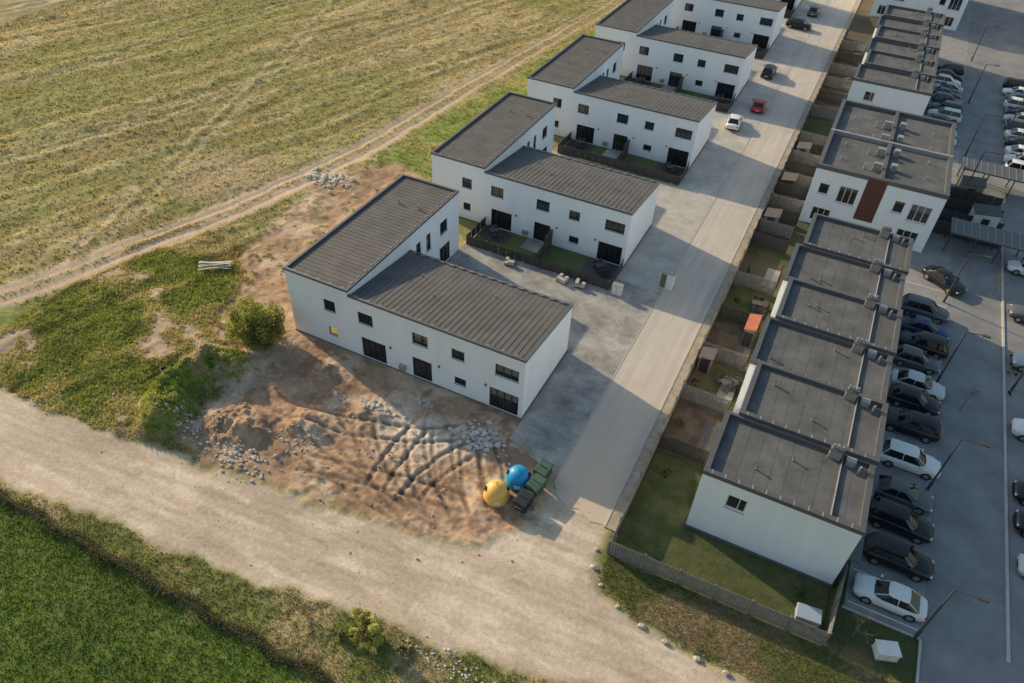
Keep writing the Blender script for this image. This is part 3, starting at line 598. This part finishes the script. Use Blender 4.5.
for y,cl,kd in rowc: car(13.0+rc.uniform(-.25,.25),y,rc.choice((0,math.pi))+rc.uniform(-.03,.03),kd,cl)
car(14.6,76.2,math.radians(-38),'sedan','black')
for i,cl in enumerate(['white','palegrey','black','white','grey','blue','black','silver','white','black','black']): car(12.6+rc.uniform(-.2,.2),112.5+i*2.9,rc.choice((0,math.pi)),rc.choice(['suv','sedan','hatch']),cl)
for y,cl,kd in ((42,'palegrey','hatch'),(46,'black','suv'),(49.2,'black','sedan'),(56.5,'white','suv'),(66,'silver','hatch'),(74,'grey','suv'),(83,'white','sedan')): car(23.0,y,math.pi,kd,cl)
for i,cl in enumerate(['white','palegrey','white','black','white','grey','silver','black','white','blue','white','black']): car(23+rc.uniform(-.2,.2),108+i*2.9,rc.choice((0,math.pi)),rc.choice(['suv','sedan','hatch']),cl)
car(-12.2,110,math.pi/2+.1,'hatch','red'); car(-14,102.5,math.pi/2+.1,'sedan','white'); car(-13.6,124,math.pi/2,'suv','black'); car(-12.4,160,math.pi/2,'suv','grey'); car(-13.5,150,0,'suv','black')

# ------------------------------------------------------------------ carports and right side
def carport(x0,x1,y0,y1):
    root=empty('carport'); b=MB(); b.box(x0,x1,y0,y1,2.45,2.6,CAP); 
    for k in range(int((x1-x0)/.8)): b.box(x0+.4+k*.8,x0+.44+k*.8,y0+.02,y1-.02,2.6,2.64,METAL)
    b.obj('roof',root); b=MB()
    for x in np.linspace(x0+.2,x1-.2,4):
        for y in (y0+.2,y1-.2): b.box(x-.06,x+.06,y-.06,y+.06,0,2.45,DARKF)
    b.obj('posts',root)
carport(14.2,22,83,86.5); carport(15,24,100,103.5)
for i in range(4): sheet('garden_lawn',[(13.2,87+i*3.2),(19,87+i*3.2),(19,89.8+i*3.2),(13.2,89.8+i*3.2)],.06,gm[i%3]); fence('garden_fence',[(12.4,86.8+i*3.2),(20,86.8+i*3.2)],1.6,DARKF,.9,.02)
shed(18,91,2.6,2.4,2.1,BRT,SHEDR,.1); shed(16.5,98,2.4,2.4,2.0,GREYF,SHEDR)

# ------------------------------------------------------------------ street furniture
def lamp(x,y,h=7.5,arm=1.2):
    root=empty('street_lamp',(x,y,0)); b=MB(); b.cyl((0,0,0),(0,0,h),.085,.06,DARKF,8); b.cyl((0,0,0),(0,0,.9),.12,.12,DARKF,8); b.cyl((0,0,h-.03),(arm,0,h+.12),.045,.04,DARKF,6); b.obj('pole',root)
    b=MB(); b.box(arm-.05,arm+.6,-.13,.13,h+.08,h+.17,DARKF); b.obj('lamp_head',root)
for y in (33.0,46.4,59.8,73): lamp(14.9,y,6)
for y in (98,110,130,150): lamp(16,y,6)
for y in (62,120): lamp(21,y,6)
def bell(x,y,col):
    root=empty('recycling_igloo',(x,y,.0),random.uniform(0,1)); m=mat('grp_'+col,{'yellow':(.85,.50,.12),'blue':(.01,.31,.62)}[col],.45,.12,2)
    b=MB(); b.lathe([(.80,0),(.92,.08),(.95,.4),(.93,.75),(.86,1.05),(.72,1.32),(.5,1.52),(.25,1.62),(.0,1.66)],0,0,m,28); b.obj('shell',root,smooth=True)
    b=MB(); b.lathe([(.955,.36),(.98,.38),(.98,.44),(.955,.46)],0,0,m,28); b.cyl((0,0,1.62),(0,0,1.85),.03,.03,METAL,8); b.cyl((-.12,0,1.88),(.12,0,1.88),.03,.03,METAL,8); b.obj('rim_and_lifting_eye',root)
    b=MB(); b.cyl((.66,0,1.13),(.87,0,1.24),.17,.17,BLACK,14); b.cyl((-.66,0,1.13),(-.87,0,1.24),.17,.17,BLACK,14); b.box(-.25,.25,-.975,-.93,.5,.8,FRAMEW); b.obj('openings',root)
bell(-14.1,29.9,'yellow'); bell(-13.3,31.9,'blue')
def dumpster(x,y,rz,m,h=1.05):
    root=empty('wheeled_waste_container',(x,y,0),rz); b=MB()
    b.hexa([(-.55,-.4,.2),(.55,-.4,.2),(.55,.4,.2),(-.55,.4,.2),(-.68,-.5,h),(.68,-.5,h),(.68,.5,h),(-.68,.5,h)],m); b.box(-.72,.72,-.54,.54,h,h+.06,m)
    for k in range(4): b.box(-.5+k*.32,-.46+k*.32,-.52,-.44,.35,h-.05,m)
    b.obj('bin_body',root,bevel=.02); b=MB()
    b.hexa([(-.7,-.52,h+.07),(.7,-.52,h+.07),(.7,.52,h+.07),(-.7,.52,h+.07),(-.66,-.46,h+.12),(.66,-.46,h+.12),(.66,.46,h+.26),(-.66,.46,h+.26)],m); b.box(-.02,.02,-.4,.4,h+.2,h+.27,DARKF); b.obj('lid',root,bevel=.02); b=MB()
    for sx in (-.45,.45):
        for sy in (-.3,.3): b.cyl((sx-.03,sy,.1),(sx+.03,sy,.1),.1,.1,BLACK,10)
    b.cyl((-.85,-.3,h-.1),(-.85,.3,h-.1),.025,.025,METAL,6); b.cyl((.85,-.3,h-.1),(.85,.3,h-.1),.025,.025,METAL,6); b.obj('wheels_and_handles',root)
GRN=mat('green_hdpe',(.09,.16,.10),.55,.2,2); DGR=mat('dark_hdpe',(.035,.04,.045),.5,.1,3)
dumpster(-11.9,33.3,1.45,GRN); dumpster(-11.8,31.8,1.4,GRN); dumpster(-12.0,30.1,1.5,DGR)
root=empty('transformer_kiosk',(-10.9,61.3,0)); b=MB(); b.box(-.65,.65,-.55,.55,.1,1.95,BRT); b.box(-.75,.75,-.65,.65,0,.1,GREY); b.obj('cabinet',root); b=MB(); b.box(-.73,.73,-.63,.63,1.95,2.08,CAPL); b.box(-.6,-.03,-.575,-.553,.2,1.85,GRN); b.box(.03,.6,-.575,-.553,.2,1.85,FRAMEW); b.obj('roof_and_doors',root)
root=empty('utility_cabinet',(-14.9,57.6,0)); b=MB(); b.box(-.5,.5,-.25,.25,.12,1.2,BRT); b.box(-.54,.54,-.29,.29,1.2,1.26,CAPL); b.box(-.5,.5,-.25,.25,0,.12,GREY); b.box(-.01,.01,-.26,-.253,.15,1.15,FRAME); b.obj('cabinet',root)
root=empty('utility_cabinet',(13.2,30.9,0),.35); b=MB(); b.box(-.65,.65,-.45,.45,.1,.75,BRT); b.box(-.7,.7,-.5,.5,.75,.82,BRT); b.box(-.68,.68,-.48,.48,0,.1,GREY); b.box(-.01,.01,-.46,-.453,.15,.7,FRAME); b.obj('cabinet',root)
root=empty('garden_storage_box',(8.3,31.0,0),.1); b=MB(); b.box(-.75,.75,-.45,.45,.03,.6,mat('box_plastic',(.30,.37,.45),.4,.05)); b.hexa([(-.8,-.5,.6),(.8,-.5,.6),(.8,.5,.6),(-.8,.5,.6),(-.78,-.48,.68),(.78,-.48,.68),(.78,.48,.85),(-.78,.48,.85)],mat('box_lid',(.38,.46,.55),.25,.03)); b.obj('box',root,bevel=.02)
for x,y in ((-30,51),(-26.5,56.9),(-20.5,56.8),(-18.6,57.0),(-24.4,49.5)):
    root=empty('paver_pallet',(x,y,.04),random.uniform(-.3,.3)); b=MB()
    for k in range(5): b.box(-.55,.55,-.45+k*.2,-.35+k*.2,.1,.13,WOOD)
    for k in (-.5,0,.42): b.box(k,k+.08,-.45,.45,0,.1,WOOD)
    b.obj('pallet',root); b=MB()
    for i in range(3):
        for j in range(2):
            if random.random()<.8: b.box(-.5+i*.34,-.18+i*.34,-.42+j*.42,-.02+j*.42,.13,.13+random.choice((.2,.4,.5)),GREY)
    b.obj('pavers',root)

# ------------------------------------------------------------------ stones, rubble
STONE=mat('stone',(.50,.46,.40),.9,.3,2,.4,8)
def rocks(name,cx,cy,n,spx,spy,smin,smax,m=STONE,z=0,useG=True):
    b=MB(); P=[(cx+random.gauss(0,spx),cy+random.gauss(0,spy)) for _ in range(n)]
    Z=G(np.array([p[0] for p in P]),np.array([p[1] for p in P]))[1]
    for i in range(n):
        x,y=P[i];s=smin+(smax-smin)*random.random()**2.5; zz=float(Z[i])
        a0=random.uniform(0,6)
        q=[]
        for lz,rr2 in ((0,.9),(.45,1.05),(.85,.55)):
            ring=[]
            for k in range(6):
                t=a0+k*math.pi/3; r_=s*.5*rr2*random.uniform(.75,1.2); ring.append((x+r_*math.cos(t),y+r_*math.sin(t)*.8,zz-.05*s+lz*s*.6))
            q.append(ring)
        for j in range(2):
            for k in range(6): b.face([q[j][k],q[j][(k+1)%6],q[j+1][(k+1)%6],q[j+1][k]],m)
        b.face(q[2],m)
    return b.obj(name)
for x,y in ((-5.6,28),(-4.6,26.9),(-3,26.0),(-1.3,25.4),(.6,25.1),(2.6,25.0),(4.5,25.0),(-5.9,29.3),(7.5,25.2)): rocks('boulder',x,y,1,.05,.05,.35,.6)
DST=mat('dirt_stone',(.42,.31,.22),.9,.3,2)
rocks('stone_scatter',-24,29,420,7,3.2,.05,.28,DST); rocks('stone_scatter',-46,27,60,5,4,.06,.3); rocks('stone_scatter',-46,52,160,3.5,7,.05,.3,DST)
rocks('rubble_pile',-18.0,34.4,130,1.0,.6,.2,.5,mat('rubble_grey',(.55,.54,.53),.9,.3,3))
rocks('rubble_pile',-33.5,23.8,140,1.6,.7,.12,.42,mat('rubble_mix',(.54,.50,.46),.9,.3,3)); rocks('rubble_pile',-36.5,25.5,60,.9,.8,.12,.4,DST); rocks('rubble_pile',-10,17.3,260,2.2,.5,.05,.22,mat('rubble_pale',(.60,.57,.54),.9,.3,3))
rocks('rubble_pile',-52.5,61.5,80,1.4,.8,.3,.8,mat('rubble_grey2',(.60,.56,.50),.9,.3,3)); rocks('rubble_pile',-26.5,33.2,60,.9,.4,.15,.45,mat('rubble_pale',(.5,.48,.45)))
rocks('rubble_pile',-30.5,27.5,60,1.3,.6,.1,.35,mat('rubble_mix',(.5,.48,.45))); rocks('rubble_pile',-39.0,24.6,60,.9,.6,.1,.4,mat('rubble_mix',(.5,.48,.45)))
rocks('stone_scatter',-30,19.5,300,16,1.4,.03,.1)
root=empty('concrete_block_stack',(-23.6,35.4,.0),.3); b=MB()
for k in range(9): b.box(-.9+.32*(k%5),-.62+.32*(k%5),-.2+.25*(k//5),.0+.25*(k//5),.0,.25+.2*(k%2),GREY)
b.obj('blocks',root)
root=empty('discarded_tyre',(-45.3,28.2,.12)); b=MB()
prof=[(.36,0),(.33,.1),(.22,.12),(.2,0),(.22,-.12),(.33,-.1),(.36,0)]; b.lathe(prof,0,0,BLACK,18); b.obj('tyre',root,smooth=True)
root=empty('plank_stack',(-52,41.5,0),.6); b=MB()
for k in range(9): 
    a=random.uniform(-.25,.25); o=random.uniform(-.5,.5); b.box(-1.6,1.6,o-.07,o+.07,.15+.05*k,.19+.05*k,mat('pale_plank',(.5,.47,.42),.7,.2),rot=a)
b.obj('planks',root)

# ------------------------------------------------------------------ vegetation
def foliage(name,cx,cy,rx,ry,rz_,n,leaf,base,seed,zc=None,trunk=True,z0=0):
    r=np.random.default_rng(seed); root=empty(name,(cx,cy,z0)); nc=max(8,int(rx*ry*rz_*14))
    cc=r.normal(0,1,(nc,3)); cc/=np.linalg.norm(cc,axis=1)[:,None]; cc*=r.uniform(.35,.95,nc)[:,None]; cc*=[rx,ry,rz_]; cc[:,2]+=rz_*.95 if zc is None else zc; cs=r.uniform(.25,.5,nc)*min(rx,rz_)*.6; cb=r.uniform(.55,1.5,nc)
    k=r.integers(0,nc,n); d=r.normal(0,1,(n,3)); d/=np.linalg.norm(d,axis=1)[:,None]; p=cc[k]+d*(cs[k]*r.uniform(.5,1.1,n))[:,None]; p[:,2]=np.abs(p[:,2])
    a=r.normal(0,1,(n,3)); a/=np.linalg.norm(a,axis=1)[:,None]; b_=np.cross(a,r.normal(0,1,(n,3))); b_/=np.linalg.norm(b_,axis=1)[:,None]; s=leaf*r.uniform(.6,1.3,n)[:,None]
    V=np.stack([p-a*s,p+b_*s*.6,p+a*s,p-b_*s*.6],1).reshape(-1,3); C=np.repeat(np.array(base)[None,:]*(cb[k]*r.uniform(.7,1.3,n))[:,None],4,0)
    m=bpy.data.meshes.new('foliage'); m.from_pydata(V.tolist(),[],np.arange(4*n).reshape(-1,4).tolist()); setattr_(m,C); m.materials.append(LEAF); place(m,'foliage',root)
    if trunk:
        b=MB(); bark=mat('bark',(.10,.075,.05),.9,.2)
        b.cyl((0,0,-.2),(0,0,rz_*.8),.09,.05,bark,7)
        for j in range(10): q=cc[r.integers(0,nc)]; b.cyl((0,0,.2+.05*j),tuple(q),.045,.01,bark,5)
        b.obj('branches',root)
foliage('bush',-40.8,34.9,2.6,2.4,2.35,20000,.10,(.33,.34,.10),1)
foliage('bush',-16.4,16.7,1.4,1.0,1.15,4200,.08,(.42,.42,.14),2)
foliage('bush',-13.9,17.0,.6,.5,.4,900,.07,(.28,.30,.10),5)
foliage('bush',-17.8,15.8,.7,.5,.4,900,.07,(.28,.31,.10),6)
for k,(x,y) in enumerate(((-4.2,43.5),(-4.3,48.8),(-3.9,62.5),(-4.1,68.2),(-3.5,38),(7.6,32.6),(-4.2,88),(-3.6,99),(-17,59.2),(-30.5,59),(-23,83.5))): foliage('shrub',x,y,.45,.45,.35,500,.06,(.12,.15,.05),30+k,trunk=False)
r=np.random.default_rng(5); n=20000; x=r.uniform(-62,-6,n); y=13.2+r.normal(0,.2,n)+.2*np.sin(x*1.3); top=.25+.45*fbm(x/1.5,x*0,77); z=r.uniform(0,1,n)*top
a=r.normal(0,1,(n,3)); a/=np.linalg.norm(a,axis=1)[:,None]; b_=np.cross(a,r.normal(0,1,(n,3))); b_/=np.linalg.norm(b_,axis=1)[:,None]; p=np.stack([x,y,z],1); s=.07
V=np.stack([p-a*s,p+b_*s*.6,p+a*s,p-b_*s*.6],1).reshape(-1,3); C=np.repeat(np.array([[.15,.15,.075]])*r.uniform(.5,1.5,n)[:,None],4,0)
m=bpy.data.meshes.new('hedge'); m.from_pydata(V.tolist(),[],np.arange(4*n).reshape(-1,4).tolist()); setattr_(m,C); m.materials.append(LEAF); place(m,'hedge')
b=MB()
for k in range(24): b.cyl((-62+k*2.5,13.0,0),(-62+k*2.5,13.0,1.1),.035,.035,WOOD,6)
for z in (.5,.8,1.05): b.cyl((-62,13.0,z),(-4.5,13.0,z),.005,.005,DARKF,4)
b.obj('wire_fence')
def sapling(x,y,h,seed):
    r=random.Random(seed); root=empty('bare_sapling',(x,y,0)); b=MB(); bark=mat('sapling_bark',(.22,.17,.13),.9,.1)
    def br(p,d,l,w,k):
        q=p+d*l; b.cyl(p,q,w,w*.6,bark,5,False)
        if k: 
            for j in range(4): br(p+d*l*r.uniform(.4,1),(d+Vector((r.gauss(0,.5),r.gauss(0,.5),r.gauss(.1,.25)))).normalized(),l*.6,w*.5,k-1)
    br(Vector((0,0,0)),Vector((0,0,1)),h*.5,.045,4); b.obj('trunk_and_branches',root)
sapling(11.2,31.2,3,1); sapling(16.9,57,3,2); sapling(19.5,77,3,3)
foliage('hedge',20.9,64,.4,4.5,.35,3000,.08,(.16,.13,.06),12,trunk=False)

# ------------------------------------------------------------------ light, world, camera
el=math.radians(SUN_EL); az=math.radians(SUN_AZ)
sd=Vector((-math.cos(az)*math.cos(el),math.sin(az)*math.cos(el),math.sin(el)))
l=bpy.data.lights.new('sun','SUN'); l.energy=5; l.angle=math.radians(.53); l.color=(1,.79,.51)
o=bpy.data.objects.new('sun',l); COL.objects.link(o); o.rotation_euler=(-sd).to_track_quat('-Z','Y').to_euler(); o.location=(-60,60,60)
w=bpy.data.worlds.new('World'); scene.world=w; w.use_nodes=True; N=w.node_tree.nodes; L=w.node_tree.links
sk=N.new('ShaderNodeTexSky'); sk.sky_type='NISHITA'; sk.sun_disc=False; sk.sun_elevation=el; sk.sun_rotation=math.atan2(sd.x,sd.y)%(2*math.pi); sk.altitude=0; sk.air_density=1.8; sk.dust_density=2.3; sk.ozone_density=3.2
bg=N['Background']; bg.inputs[1].default_value=.15; L.new(sk.outputs[0],bg.inputs[0])
cam=bpy.data.cameras.new('camera'); cam.sensor_width=36; cam.lens=735.5/1024*36; cam.clip_start=.5; cam.clip_end=8000
co=bpy.data.objects.new('camera',cam); COL.objects.link(co)
Rm=Matrix.Rotation(math.radians(24.37),4,'Z')@Matrix.Rotation(math.radians(90-41.63),4,'X')@Matrix.Rotation(math.radians(3.21),4,'Z')
co.matrix_world=Matrix.Translation((0,0,45))@Rm
scene.camera=co
scene.view_settings.view_transform='Standard'; scene.view_settings.look='None'; scene.view_settings.exposure=0
